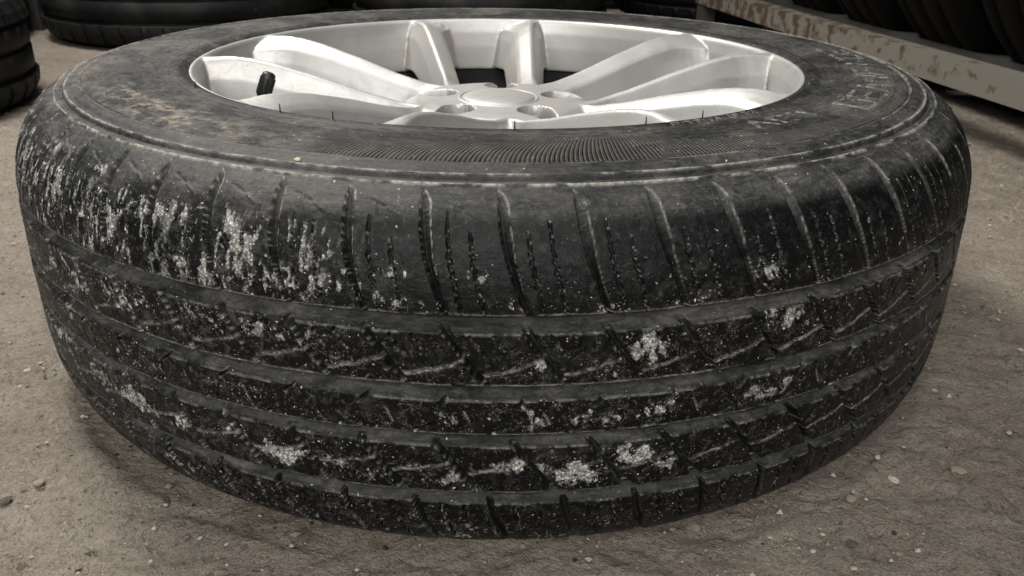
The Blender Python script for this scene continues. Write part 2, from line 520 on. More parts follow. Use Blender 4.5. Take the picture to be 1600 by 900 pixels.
def build_heights(PHI, SS):
    """PHI (cols) deg, SS (rows) mm  ->  depth, attributes, labels"""
    p = PHI[None, :].astype(np.float32); s = SS[:, None].astype(np.float32)
    MM = 6.37
    arc = p * MM
    H = np.zeros((len(SS), len(PHI)), np.float32)     # height, mm
    lab = np.full(H.shape, -1, np.int32)
    wob = (fbm(arc / 9, s / 9, 5, 3) - .5)            # irregular wear
    sw = s + wob * .9

    # circumferential grooves
    groove = np.zeros_like(H)
    for s0, s1 in ((-52.4, -43.0), (-14.8, -6.3), (13.5, 21.0), (50.0, 58.0)):
        a = np.clip((sw - s0) / 1.2, 0, 1); b = np.clip((s1 - sw) / 4.6, 0, 1)
        groove = np.maximum(groove, np.minimum(a, b))
    # lateral slots and sipes, each as distance (mm) from its centreline
    slot = np.zeros_like(H); sipe = np.zeros_like(H)

    def rel(phi0, off):
        """distance in degrees from nearest repeat of centreline and its index"""
        q = (p - phi0 - off) / P
        k = np.round(q)
        return (q - k) * P, k

    def band(s0, s1, soft=1.0):
        return sstep((s - s0) / soft) * sstep((s1 - s) / soft)

    # upper shoulder
    jit = (vnoise(arc / 39 + 3, s * 0 + 1.0, 2) - .5) * 1.0
    offA = np.interp(s, [-118, -113, -95, -80, -65, -52], [-.5, 0, .25, .6, 1.3, 2.1])
    dA, kA = rel(.65 + 0, offA)
    wA = np.interp(s, [-116, -108, -88, -68, -52], [1.6, 5.6, 5.0, 3.4, 2.8])
    dpA = np.interp(s, [-117, -108, -86, -60], [.4, 2.4, 4.8, 5.0])
    inA = band(-117.5, -48, 3)
    xl = np.clip((dA * MM + wA * .55) / (wA * .22), 0, 1); xr = np.clip((wA * .60 - dA * MM) / (wA * .85), 0, 1)
    slot = np.maximum(slot, np.minimum(xl, xr) * dpA * inA)
    zig = (.12 * np.arcsin(np.sin(s * 2 * np.pi / 5.4 + kA * 1.7)) / 1.57 + .09 * (vnoise(s / 3.2, kA * 3.3, 8) - .5)) * sstep((s + 88) / 8)
    for o0, o1, st in ((1.95, 3.2, -95), (3.7, 4.95, -92)):
        off = np.interp(s, [-95, -78, -52], [o0, o0 + .3, o1]) + zig
        d, k = rel(.65, off)
        st2 = st + (hashn(k, k * 0 + int(o0), 31) - .45) * 22
        x = np.abs(d) * MM
        sipe = np.maximum(sipe, (1 - sstep((x - .12) / .45)) * 2.4 * sstep((s - st2) / 2) * sstep((-50 - s) / 1))
    # small moulded marks at the block tops
    d, k = rel(.65 + 2.3, 0)
    for (a0, b0, a1, b1, w, hh) in ((-.8, -108, .9, -103.5, .8, -.9), (.9, -103.5, 2.0, -99.5, .7, .8), (-.1, -106.5, .2, -100, .6, .7)):
        ux = (a1 - a0) * MM; uy = b1 - b0; L2 = ux * ux + uy * uy
        t = np.clip((((d - a0) * MM) * ux + (s - b0) * uy) / L2, 0, 1)
        dist = np.hypot((d - a0) * MM - t * ux, s - b0 - t * uy)
        H += (1 - sstep(dist / (w * 1.6))) * hh * .9 * (.2 + hashn(k, k * 0 + 3, 91))
    # rib 2
    tB = np.clip((s + 44) / 30, -.1, 1.1)
    offB = 3.3 * np.sign(tB) * np.abs(tB) ** 1.1
    dB, kB = rel(2.6, offB)
    wB = np.interp(s, [-46, -38, -15], [4.6, 3.2, 2.8])
    inB = band(-50, -10, 2)
    slot = np.maximum(slot, (1 - sstep((np.abs(dB) * MM - wB * .35) / (wB * .4))) * 4.6 * inB)
    # cross sipe: rising to the right between the slots of one rib

    crs = np.zeros_like(H)

    def cross(phi0, a0, b0, a1, b1, w, dp, lo, hi):
        nonlocal sipe, crs
        for kk in (0, 1):
            q = (p - phi0) / P
            k = np.floor(q) - kk
            dd = p - phi0 - k * P
            ux = (a1 - a0) * MM; uy = b1 - b0; L2 = ux * ux + uy * uy
            t = (((dd - a0) * MM) * ux + (s - b0) * uy) / L2
            tc = np.clip(t, 0, 1)
            bend = np.sin(tc * np.pi) * 1.1 + (vnoise(arc / 4, s * 0 + k, 36) - .5) * 1.4
            dist = np.hypot((dd - a0) * MM - tc * ux, s - b0 - tc * uy - bend)
            g_ = (.25 + .75 * hashn(k, k * 0 + int(lo), 55)) * band(lo, hi, .8) * (.35 + .65 * sstep((vnoise(arc / 7, s / 9 + k, 33) - .2) / .3))
            sipe = np.maximum(sipe, (1 - sstep((dist - w * .2) / (w * .6))) * dp * .55 * g_)
            crs = np.maximum(crs, (1 - sstep((np.abs(dist - .75) - .1) / .45)) * g_ * (.35 + .6 * vnoise(arc / 3, s / 3, 35)))
    cross(2.6, 2.9, -20.4, 7.7, -29.5, .8, 2.0, -44, -13)
    for o in (1.7, 3.5):
        off = offB + o + .1 * np.sin(s * 2 * np.pi / 5 + kB)
        d, k = rel(2.6, off)
        sipe = np.maximum(sipe, (1 - sstep((np.abs(d) * MM - .3) / .5)) * 1.7 * band(-43, -31, 1))
    # centre rib notches
    for ph, a, b, lo, hi in ((-4.2, -.13, -3.3, -8.5, -1.5), (-.15, -.38, 12.8, 8.2, 15.5)):
        d, k = rel(ph, a * (s - b))
        slot = np.maximum(slot, (1 - sstep((np.abs(d) * MM - .5) / .9)) * 3.2 * band(lo, hi, 1))
    d, k = rel(-2.0, .2 * (s - 3) / 3)
    sipe = np.maximum(sipe, (1 - sstep((np.abs(d) * MM - .2) / .5)) * .9 * band(-1, 8, 1.5))
    # rib 4
    offD = 2.9 * (s - 24) / 25
    dD, kD = rel(2.2, offD)
    inD = band(17.5, 53.5, 2)
    wD = np.interp(s, [20, 26, 44, 50], [3.8, 3.0, 3.2, 4.8])
    slot = np.maximum(slot, (1 - sstep((np.abs(dD) * MM - wD * .35) / (wD * .4))) * 4.6 * inD)
    cross(2.2, 1.9, 37.5, 7.3, 30.0, .8, 2.0, 21, 49)
    # lower shoulder
    offE = np.interp(s, [54, 75, 90, 112], [0, .7, 1.5, 2.2])
    dE, kE = rel(-.3, offE)
    wE = np.interp(s, [55, 80, 112], [3.0, 3.8, 5.0])
    inE = band(54, 113, 3)
    slot = np.maximum(slot, (1 - sstep((np.abs(dE) * MM - wE * .35) / (wE * .4))) * 4.6 * inE)
    for o in (2.0, 4.0):
        off = offE + o + .11 * np.sin(s * 2 * np.pi / 6.3 + kE)
        d, k = rel(-.3, off)
        sipe = np.maximum(sipe, (1 - sstep((np.abs(d) * MM - .35) / .55)) * 2.2 * band(58.5, 92, 1))

    cut = np.maximum(groove * 7.4, slot * 1.25)
    tread = band(-119, 112, 1)
    dep = np.maximum(cut, sipe) * tread
    H -= dep
    # worn, slightly lumpy rib surfaces with frayed edges
    edge = np.clip(cut / 1.2, 0, 1) * (1 - np.clip((cut - 1.2) / 2, 0, 1))
    H += (fbm(arc / 2.2, s / 2.2, 51, 3) - .5) * (.25 + .9 * edge) * band(-112, 110, 4)
    H += (fbm(arc / 26, s / 18, 54, 3) - .5) * .8 * band(-112, 110, 8)

    # sidewall relief
    def ridge(c, w, h):
        return h * np.exp(-((s - c) / w) ** 2)
    drift = (vnoise(arc / 60, s * 0, 77) - .5) * .5
    H += ridge(-126.4, 1.0, 1.1) + ridge(-123.4, .9, -1.7) + ridge(-119.0, .9, 1.1) + ridge(-129.5, 1.6, -.5)
    H += ridge(-137.8, .55, -1.1) + ridge(-136.4, .8, .45) + sstep((s + 137.5) / 1) * sstep((-127 - s) / 3) * .5
    H += ridge(-196.5, .7, -.6) + ridge(-202, 2.5, .6)
    H += ridge(119, 1.6, .9)
    # arc moulding line round the lettering on the right
    w = sstep((p - 49) / 3) * sstep((80 - p) / 3) * .8
    H += ridge(-147.5, .6, .9) * w
    w = sstep((p - 20) / 2) * sstep((95 - p) / 4)
    H += ridge(-187, .6, .35) * w

    # ---- attributes
    hatch = sstep((s + 178) / 4) * sstep((-138.6 - s) / 1.2) * sstep((p + 22) / 12) * sstep((17.8 - (s + 158) * .09 - p) / .6)
    hatch = np.maximum(hatch, sstep((s + 156.5 - (p - 18) * .10) / .8) * sstep((-138.8 - s) / 1.0) * sstep((p - 17.5) / .8) * sstep((66 - p) / 10))
    hatch = hatch * (.35 + .9 * sstep((fbm(arc / 20, s / 9, 61, 3) - .25) / .3))
    lean = np.clip((20 - p) / 10, 0, 1.5) * np.clip((-138 - s) / 34, 0, 1.4) ** 1.7 * 1.5
    hph = 2 * np.pi * (p - lean) / .46 + 0 * s

    rough = sstep((s + 192) / 5) * sstep((-170 - s) / 8) * sstep((p + 46) / 12) * sstep((17 - p) / 6)
    rough = rough * sstep((fbm(arc / 16, s / 5, 63, 4) - .38) / .2)
    rough = np.maximum(rough, sstep((s + 182) / 8) * sstep((-134 - s) / 6) * sstep((p + 80) / 15) * sstep((-14 - p) / 12) * sstep((fbm(arc / 12, s / 6, 67, 4) - .40) / .22) * .8)
    H += (fbm(arc / 1.6, s / 1.2, 70, 3) - .5) * 1.3 * rough

    # dust film: grooves, walls, sidewall; worn block tops stay black
    side = 1 - band(-104, 104, 10)
    side_n = fbm(arc / 24, s / 14, 80, 4)
    gshade = np.zeros_like(H)  # upper groove wall kept black: shade under each rib put into colour
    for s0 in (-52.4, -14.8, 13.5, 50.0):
        gshade = np.maximum(gshade, (1 - sstep((sw - s0 - 2.6) / .8)) * (sw > s0 - .4))
    lat_d = np.clip((slot - .5) / 1.5, 0, 1) * .34
    lat_d = np.where(s < -53, np.clip((slot - .3) / 1.2, 0, 1) * np.interp(s, [-116, -95, -75], [.9, .55, .22]), lat_d)  # dust thinned down the slots to paint their unlit insides dark
    grv_d = np.clip((groove * 6.2 - .5) / 1.5, 0, 1) * 1.25 * (1 - .97 * gshade)
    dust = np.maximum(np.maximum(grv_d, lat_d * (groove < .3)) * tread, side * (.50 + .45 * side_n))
    # shoulder film: grey and swirled near the ridge, breaking off irregularly towards the tread
    leftish = sstep((-p - 2) / 26)
    swl = fbm(arc / 11 + 2.2 * fbm(arc / 22, s / 22, 84, 3), s / 20, 83, 4, .6)
    lim = -88 + (fbm(arc / 7, s * 0, 85, 3) - .5) * 16 + 6 * leftish
    film = sstep((lim - s) / (7 + 10 * (1 - leftish))) * (.16 + .60 * sstep((swl - .33) / .35))
    film = film * np.interp(s, [-118, -104, -85], [1.25, .85, .55]) * (.42 + .75 * leftish)
    dust = np.maximum(dust, film * (cut < .6))
    ed = np.clip(cut / .5, 0, 1) * (1 - np.clip((cut - .5) / 1.2, 0, 1))
    dust = np.maximum(dust, ed * .5 * tread * sstep((fbm(arc / 6, s / 6, 88, 3) - .35) / .3))
    top = band(-100, 104, 8) * (1 - np.clip(cut / 1.0, 0, 1))
    dust = np.maximum(dust, top * (.01 + (.20 + .25 * sstep((-p - 6) / 25)) * sstep((fbm(arc / 5, s / 4, 91, 4) - .52) / .2)))
    lr = sstep((s + 200) / 4)
    dust = dust * (.55 + .45 * lr) * np.where(s < -112, (.85 + .3 * leftish), 1)

    # tan earth on the left of the sidewall
    def blob(pc, sc, wp, ws):
        return np.exp(-(((p - pc) / wp) ** 2 + ((s - sc) / ws) ** 2))
    wn = fbm(arc / 10, s / 6, 95, 4)
    tan = np.clip(blob(-52, -155, 9, 12) * 1.3 + blob(-40, -160, 9, 14) * .8 + blob(-72, -138, 9, 9) * .7 + blob(-32, -148, 10, 9) * .7 + blob(-62, -120, 14, 6) * .5, 0, 1)
    tan = tan * sstep((wn - .40) / .25)
    # light scuff where the ridge passes
    tan = np.maximum(tan, ridge(-119.5, 2.2, .30) * sstep((-p - 12) / 20) * sstep((wn - .3) / .3))

    # caked pale clay
    amt = np.zeros_like(H)
    for (pc, sc, wp, ws, a) in PATCH:
        j = (np.abs(PHI - pc) < wp * 2.2)
        if not j.any(): continue
        jj = np.where(j)[0]; sl = slice(jj[0], jj[-1] + 1)
        ii = np.where(np.abs(SS - sc) < ws * 2.2)[0]
        if len(ii) == 0: continue
        rl = slice(ii[0], ii[-1] + 1)
        amt[rl, sl] = np.maximum(amt[rl, sl], a * np.exp(-(((p[:, sl] - pc) / wp) ** 2 + ((s[rl] - sc) / ws) ** 2) ** 1.3))
    n1 = fbm(arc / 3.6, s / 3.6, 101, 4, .7)
    n2 = fbm(arc / 1.5 + 9, s / 3.4, 107, 3, .7)
    # clay flakes (dirt) and loose crumbs (den)
    gap = sstep((fbm(arc / 5.5, s / 9.5, 109, 3, .55) - .52) / .03)        # clean black islands
    n3 = fbm(arc / 5.5 + n1, s / 6.5, 111, 4, .68)
    dirt = sstep((amt * 1.0 + (n3 - .5) * 2.0 + (n2 - .5) * .6 - .50) / .40) * np.clip(amt * 3, 0, 1)
    den = amt * .30 * (.4 + 1.2 * sstep((n1 - .35) / .3)) * (1 - .9 * gap)
    sparse = fbm(arc / 20, s / 14, 117, 3)
    den = np.maximum(den, sstep((sparse - .34) / .3) * (.045 + .05 * sstep((-p) / 30)) * band(-60, 110, 5) + .012 * band(-92, -50, 5))
    lw = sstep((-p - 7) / 10) * band(-97, -50, 6)
    stre = fbm(arc / 2.4 + .8 * n1, s / 11, 127, 4, .62)
    dirt = np.maximum(dirt, lw * sstep((stre - .48) / .12) * .74 * (1 - .9 * gap))
    dirt = np.maximum(dirt, sstep((-p - 34) / 12) * band(-112, -60, 10) * sstep((stre - .52) / .1) * .56)
    dirt = dirt * (1 - .85 * gap * (s < -50)) * (1 - .92 * np.clip((slot - .5) / .8, 0, 1)) * np.where(cut > 1.2, .5, 1)
    den = den * np.where(cut > 1.5, .3, 1)
    sedge = np.clip(sipe / .25, 0, 1) * (1 - np.clip((sipe - .4) / .7, 0, 1))
    dirt = np.maximum(dirt, sedge * .55 * sstep((fbm(arc / 4, s / 4, 119, 3) - .40) / .16) * tread * sstep((s + 92) / 8))
    inside = np.clip((sipe - .9) / .6, 0, 1)
    dirt = dirt * (1 - inside); den = np.clip(den * (1 - inside), 0, 1)
    worn = band(-56, 108, 3) * (1 - np.clip((cut - .6), 0, 1)) + .25 * band(-112, -56, 4) + .45 * side
    line = np.zeros_like(H)
    for c, wd in ((-52.5, .5), (-15.0, .5), (13.3, .45), (49.8, .4)):
        line = np.maximum(line, np.exp(-((sw - c) / wd) ** 2) * .85 * sstep((fbm(arc / 16, s * 0 + c, 123, 3) - .28) / .12))
    for c in (-42.6, -6.0, 21.3, 58.4):
        line = np.maximum(line, np.exp(-((sw - c) / .5) ** 2) * .26 * sstep((fbm(arc / 9, s * 0 + c, 124, 3) - .45) / .1))
    lat = np.maximum(slot * (groove < .2), 0)
    line = np.maximum(line, np.clip(lat / .3, 0, 1) * (1 - np.clip((lat - .4) / .6, 0, 1)) * (.30 + .28 * sstep((-p + 6) / 20)) * sstep((fbm(arc / 7, s / 7, 125, 3) - .36) / .14) * tread)
    line = np.maximum(line, crs * .6)
    line = np.maximum(line, sedge * .50 * sstep((fbm(arc / 3, s / 5, 128, 3) - .40) / .14) * tread)
    line = np.maximum(line, (ridge(-126.4, .8, .5) + ridge(-118.6, .9, .6) + ridge(-136.8, .5, .35)) * sstep((fbm(arc / 12, s / 2, 126, 3) - .34) / .16))
    H += dirt * (.2 + .6 * n1) * (cut < 3)

    # ---- labels: which block a vertex belongs to
    def put(s0, s1, d, k, base):
        nonlocal lab
        inside = (s > s0) & (s < s1)
        q = np.where(d >= 0, k, k - 1)
        idv = base + (q + 30).astype(np.int32)
        lab = np.where(inside, idv, lab)
    put(-116.5, -50.6, dA, kA, 1000)
    put(-46.2, -13.4, dB, kB, 2000)
    lab = np.where((s > -9.5) & (s < 15.0), 3000, lab)
    put(18.2, 51.4, dD, kD, 4000)
    put(55.2, 111.5, dE, kE, 5000)
    lab = np.where((np.abs(p) < 104) | (lab == 3000), lab, -1)
    z = np.zeros_like(H)
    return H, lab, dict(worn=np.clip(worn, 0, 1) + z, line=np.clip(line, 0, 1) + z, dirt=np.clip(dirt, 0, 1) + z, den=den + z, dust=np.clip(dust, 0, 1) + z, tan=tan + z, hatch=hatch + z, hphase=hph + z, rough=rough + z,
                        arc=arc / 1000 + z, sm=s / 1000 + z)


# patches read off the photograph, as (phi, s, half-width deg, half-height mm, strength)
PATCH += [
    (-37, -99, 1.6, 4, 1.0), (-35, -78, 8, 20, .50), (-28, -82, 5, 13, .62), (-20, -78, 4.5, 10, .72), (-14, -68, 3.2, 16, .80), (-17, -60, 4, 7, .75),
    (-27, -62, 5, 9, .60), (-44, -82, 6, 20, .5), (-55, -85, 6, 24, .62), (-8, -70, 1.6, 6, .72), (-9.5, -63, 1.2, 4, .6), (-5.2, -74, 1.4, 5, .62), (-1.6, -72, 1.3, 7, .6),
    (-7.5, -57, 5, 3.5, .55), (1.5, -57, 3, 3.5, .5), (8.5, -56, 2, 3, .4), (22.3, -66, 1.3, 8, .8), (24.5, -57, 2, 4, .55), (15, -56, 3, 3, .45),
    (12, -34, 2.6, 9, .85), (11, -26, 2, 5, .7), (24, -38, 2.6, 9, .80), (27, -30, 2, 6, .5), (-17, -34, 6, 7, .56), (-11, -24, 5, 5, .5), (-24, -36, 6, 9, .5), (-34, -32, 6, 11, .55),
    (-43, -30, 6, 12, .55), (4, -26, 3, 5, .5), (8.5, -22, 2.5, 5, .5), (-4, -24, 4, 4, .45), (17, -32, 2, 6, .45),
    (2.5, 4, 3, 8, .58), (8, 5, 3, 6, .62), (14, 3, 3, 7, .6), (-4, 5, 2.5, 7, .55), (23, 2, 3.5, 8, .6), (-22, 2, 4, 6, .42), (-34, 4, 6, 8, .45), (28, 0, 2, 6, .45),
    (-39.5, 31, 3, 9, .90), (-34, 33, 3, 8, .95), (-28, 38, 2, 6, .6), (-18, 37, 2.7, 7, .95), (-22, 30, 2.5, 6, .7), (-13, 38, 2.4, 7, .68), (-10, 42, 2, 5, .6), (-3.6, 40, 2.5, 6, .85), (-6, 34, 2, 4, .5),
    (1.5, 32, 2, 6, .6), (7, 39, 2.3, 8, .98), (4.5, 34, 2, 5, .7), (12, 31, 2.4, 8, .98), (10.5, 24, 2, 3, .7), (14, 38, 1.6, 6, .7), (18, 38, 2.5, 7, .45), (-48, 20, 6, 12, .6), (-44, -5, 5, 10, .5),
    (-3.5, 86, 3, 14, .55), (-1, 80, 2.5, 12, .5), (-18, 76, 1.2, 12, .65), (-14, 84, 3, 10, .4), (4.5, 92, 2.5, 9, .45), (11, 78, 2, 8, .35), (-30, 70, 5, 10, .4), (-7, 72, 2, 6, .45),
]
# pale shards stuck to the tread
for (pc, sc) in ((-9.0, -60), (-7.2, -57.5), (-39, -99), (-38.0, -101), (-6.7, -71), (-1.0, -70), (-10.2, -64.5)):
    PATCH.append((pc, sc, .35, 1.9, 1.9))


def build_tyre(wheel):
    f = np.linspace(0, 66, 661)
    side = np.r_[f, np.linspace(66, 106, 161)[1:], np.linspace(106, 179, 74)[1:]]
    PHI = np.r_[-side[::-1][:-1], side]           # open ring, closed by wrap
    SS = np.r_[np.linspace(S0[0], -206, 9)[:-1], np.linspace(-206, -140, 95)[:-1], np.linspace(-140, 62, 290)[:-1],
               np.linspace(62, 113, 58)[:-1], np.linspace(113, S0[-1], 40)]
    H, lab, at = build_heights(PHI, SS)
    # lettering relief
    LT = letters(PHI, SS)
    H += LT
    e_ = np.clip(LT / .25, 0, 1) * (1 - np.clip((LT - .35) / .5, 0, 1)) * .34 + np.clip(LT, 0, 1) * .12
    at['line'] = np.maximum(at['line'], e_ * sstep((fbm(PHI[None, :] * 1.4, SS[:, None] / 3.5, 141, 4) - .34) / .2))
    s = SS[:, None] + 0 * PHI[None, :]; p = PHI[None, :] + 0 * SS[:, None]
    V = surf(p, s, H).reshape(-1, 3)
    nr, nc = H.shape
    F = grid_faces(nr, nc, wrap=True, flip=False)
    L = lab.ravel()
    # face label: common label of its four vertices' majority (use first corner / max)
    FL = L[F]
    fl = np.where((FL == FL[:, :1]).all(1), FL[:, 0], FL.max(1))
    # normals of the complete surface so that the split pieces shade without seams
    a = V[F[:, 2]] - V[F[:, 0]]; b = V[F[:, 3]] - V[F[:, 1]]
    fn = np.cross(a, b)
    VN = np.zeros_like(V)
    for k in range(4):
        for c in range(3):
            VN[:, c] += np.bincount(F[:, k], fn[:, c], minlength=len(V))
    VN /= np.linalg.norm(VN, axis=1, keepdims=True) + 1e-20
    flat = {k: v.ravel() for k, v in at.items()}
    tyre = None

    def piece(name, sel, parent):
        Fs = F[sel]
        u, inv = np.unique(Fs, return_inverse=True)
        me = mesh_np(name, V[u], inv.reshape(Fs.shape), M_RUB, True, {k: v[u] for k, v in flat.items()})
        me.normals_split_custom_set_from_vertices(VN[u])
        return new_obj(name, me, parent)
    tyre = piece("tyre", fl < 0, wheel)
    order = np.argsort(fl, kind='stable')
    vals, st = np.unique(fl[order], return_index=True)
    st = np.r_[st, len(fl)]
    for i, v in enumerate(vals):
        if v < 0: continue
        nm = "shoulder_block" if v // 1000 in (1, 5) else ("centre_rib" if v // 1000 == 3 else "tread_block")
        piece(nm, order[st[i]:st[i + 1]], tyre)
    # moulding whiskers standing along the bead
    for (ph, s_, h, lean) in ((-53.5, -201, 4.8, .1), (-31.2, -201, 5.2, 0), (-22.3, -201, 5.0, 0), (2.4, -201, 5.4, 0), (20.3, -201, 4.9, 0), (29.5, -201, 5.2, 0), (57, -201, 5.8, .05)):
        base = surf(ph, s_, -.3)
        bm_v = []; n = 6; rad = .00046
        for z, rr in ((0, 1), (.5, .9), (.9, .7), (1.0, .1)):
            for q in range(n):
                a_ = q * 2 * np.pi / n
                bm_v.append((base[0] + rad * rr * math.cos(a_) + lean * z * z * h / 1000, base[1] + rad * rr * math.sin(a_), base[2] + z * h * 1.15 / 1000))
        me = mesh_np("rubber_whisker", np.array(bm_v), grid_faces(4, n, wrap=True), M_BLACK)
        new_obj("rubber_whisker", me, tyre)
    return tyre


def letters(PHI, SS):
    """worn moulded capitals on the right of the sidewall, too worn to read: outlines in relief"""
    p = PHI[None, :]; s = SS[:, None]
    H = np.zeros((len(SS), len(PHI)), np.float32)
    jj = np.where((PHI > 18) & (PHI < 100))[0]; ii = np.where((SS > -206) & (SS < -135))[0]
    jj = slice(jj[0], jj[-1] + 1); ii = slice(ii[0], ii[-1] + 1)
    pp = p[:, jj]; ss = s[ii]
    sub = np.zeros((ss.shape[0], pp.shape[1]), np.float32)

    def seg(a0, b0, a1, b1, w=.9, h=.8):
        nonlocal sub
        k = 5.1
        ux = (a1 - a0) * k; uy = b1 - b0
        t = np.clip(((pp - a0) * k * ux + (ss - b0) * uy) / (ux * ux + uy * uy + 1e-9), 0, 1)
        d = np.hypot((pp - a0) * k - t * ux, ss - b0 - t * uy)
        sub = np.maximum(sub, (1 - sstep((d - w * .5) / (w * .7))) * h)
    # glyph strokes in a unit box x:0..1 (around), y:0 (inner) .. 1 (outer)
    G = {'a': [(0, 1, 0, 0), (0, 0, 1, 0), (0, .5, .8, .5)], 'b': [(0, 0, 0, 1), (0, 1, 1, 1), (1, 1, 1, 0), (1, 0, 0, 0)],
         'c': [(0, 1, .5, 0), (.5, 0, 1, 1)], 'd': [(0, 0, 0, 1), (0, 0, 1, 1), (1, 1, 1, 0)],
         'e': [(0, 0, 0, 1), (0, 1, 1, 1), (0, .5, .9, .5), (0, 0, 1, 0)], 'f': [(.5, 0, .5, 1), (0, 0, 1, 0)]}

    def word(txt, ph0, wd, gap, s_in, s_out, w, h):
        q = ph0
        for ch in txt:
            for (x0, y0, x1, y1) in G.get(ch, []):
                seg(q + x0 * wd, s_in + y0 * (s_out - s_in), q + x1 * wd, s_in + y1 * (s_out - s_in), w, h)
            q += wd + gap
    word('becda', 51, 4.4, 1.8, -172, -151, 1.5, 1.1)
    word('cef', 32, 3.2, 1.5, -181, -166, 1.1, .9)
    word('dbe', 84, 3.6, 1.6, -172, -150, 1.4, 1.0)
    word('ebfdcbaeb', 24, 1.2, .6, -200, -196, .5, .35)
    H[ii, jj] = sub * (.5 + .5 * sstep((fbm(pp / 2.0, ss / 8, 140, 3) - .3) / .3))
    return H


# ------------------------------------------------------------------ alloy rim
PAIR0 = 96.5


def build_rim(wheel):
    SEG = 240
    zt = np.array([[.045, .1835], [.06, .1842], [.08, .1858], [.11, .1935], [.145, .2045], [.18, .2140], [.20, .2178], [.215, .2190], [.236, .2180]])
    parts_V = []; parts_F = []; off = 0

    def add(V, F):
        nonlocal off
        parts_V.append(V); parts_F.append(np.asarray(F) + off); off += len(V)

    def closed_lathe(prof, seg=SEG):
        Pn = np.array(prof); a = np.linspace(0, 2 * np.pi, seg, endpoint=False)
        V = np.stack([Pn[:, 0, None] * np.cos(a), Pn[:, 0, None] * np.sin(a), Pn[:, 1, None] + 0 * a], -1).reshape(-1, 3)
        n = len(Pn)
        F = []
        for i in range(n):
            i2 = (i + 1) % n
            j = np.arange(seg); j2 = (j + 1) % seg
            F.append(np.stack([i * seg + j, i * seg + j2, i2 * seg + j2, i2 * seg + j], -1))
        add(V, np.concatenate(F))
    # outer ring: flange, upper barrel
    closed_lathe([(.2440, .2000), (.2440, .2150), (.2425, .2180), (.2400, .2185), (.2375, .2150), (.2350, .205), (.2335, .190), (.2325, .166), (.2385, .166), (.2400, .185)][::-1])
    # hub
    closed_lathe([(.004, .1850), (.030, .1850), (.0340, .1853), (.058, .1850), (.070, .1838), (.0790, .1795), (.0830, .170), (.0840, .150), (.004, .150)][::-1], 120)
    # ten spokes in five pairs
    axes = []
    for k in range(5):
        for sg in (-1, 1):
            ang = math.radians(PAIR0 + 72 * k)
            rr = np.linspace(.050, .2370, 30)
            rings = []
            for r in rr:
                t = (r - .05) / .17; te = min(t, 1.0)
                lat = sg * (.0310 + .0190 * te)
                ww = .0072 + .0030 * te + .009 * max(0, (r - .200) / .037) ** 2 + .004 * max(0, (.25 - t) / .25)
                z = np.interp(r, zt[:, 0], zt[:, 1])
                dpt = .024 + .026 * te
                fl = .0075 + .0045 * te
                # crest along the window side, face falling towards the twin, steep deep flanks
                sec = [(-ww - fl, z - dpt), (-ww - fl * .5, z - .016), (-ww * 1.08, z - .0050), (-ww * .90, z - .0012), (-ww * .55, z),
                       (ww * .05, z - .0026), (ww * .70, z - .0060), (ww * 1.1, z - .0100), (ww + fl * .45, z - .020), (ww + fl, z - dpt)]
                if sg < 0:
                    sec = [(-v, zz) for v, zz in sec][::-1]
                # crest faces away from the twin spoke
                sec = [(-v, zz) for v, zz in sec][::-1]
                ca, sa = math.cos(ang), math.sin(ang)
                rx = math.sqrt(max(r * r - lat * lat, 0))
                rings.append([(ca * rx - sa * (lat + v), sa * rx + ca * (lat + v), zz) for v, zz in sec])
            Vr = np.array(rings).reshape(-1, 3)
            ns = 10; nR = len(rr)
            F = []
            for i in range(nR - 1):
                for j in range(ns):
                    j2 = (j + 1) % ns
                    F.append((i * ns + j, i * ns + j2, (i + 1) * ns + j2, (i + 1) * ns + j))
            F = np.array(F)
            caps = [[0 * ns + j for j in range(ns)], [(nR - 1) * ns + j for j in range(ns)][::-1]]
            cf = []
            for c in caps:
                for q in range(1, ns - 2, 2):
                    cf.append((c[0], c[q], c[q + 1], c[q + 2]))
            add(Vr, np.vstack([F, np.array(cf)]))
            axes.append((ang, sg))
    V = np.vstack(parts_V); F = np.vstack(parts_F)
    me = mesh_np("rim_source", V, F, M_ALLOY)
    import bmesh
    bm = bmesh.new(); bm.from_mesh(me); bmesh.ops.recalc_face_normals(bm, faces=bm.faces); bm.to_mesh(me); bm.free()
    tmp = new_obj("rim_source", me)
    md = tmp.modifiers.new("r", 'REMESH'); md.mode = 'VOXEL'; md.voxel_size = .00115; md.use_smooth_shade = True
    ms = tmp.modifiers.new("s", 'SMOOTH'); ms.factor = .6; ms.iterations = 5
    dg = bpy.context.evaluated_depsgraph_get()
    ev = tmp.evaluated_get(dg)
    m2 = ev.to_mesh()
    n = len(m2.vertices); V = np.empty(n * 3, np.float32); m2.vertices.foreach_get("co", V); V = V.reshape(-1, 3)
    nf = len(m2.polygons); tot = np.empty(nf, np.int32); m2.polygons.foreach_get("loop_total", tot)
    lv = np.empty(len(m2.loops), np.int32); m2.loops.foreach_get("vertex_index", lv)
    assert (tot == 4).all()
    F = lv.reshape(-1, 4)
    ev.to_mesh_clear()
    bpy.data.objects.remove(tmp); bpy.data.meshes.remove(me)
    # drop the enclosed, never seen underside of the hub
    # lug seats: pear shaped pockets, pointed end outward
    rad = np.hypot(V[:, 0], V[:, 1]); th = np.degrees(np.arctan2(V[:, 1], V[:, 0]))
    grime = np.zeros(len(V), np.float32)
    topz = V[:, 2] > .172
    pocket = np.zeros(len(V), np.float32)
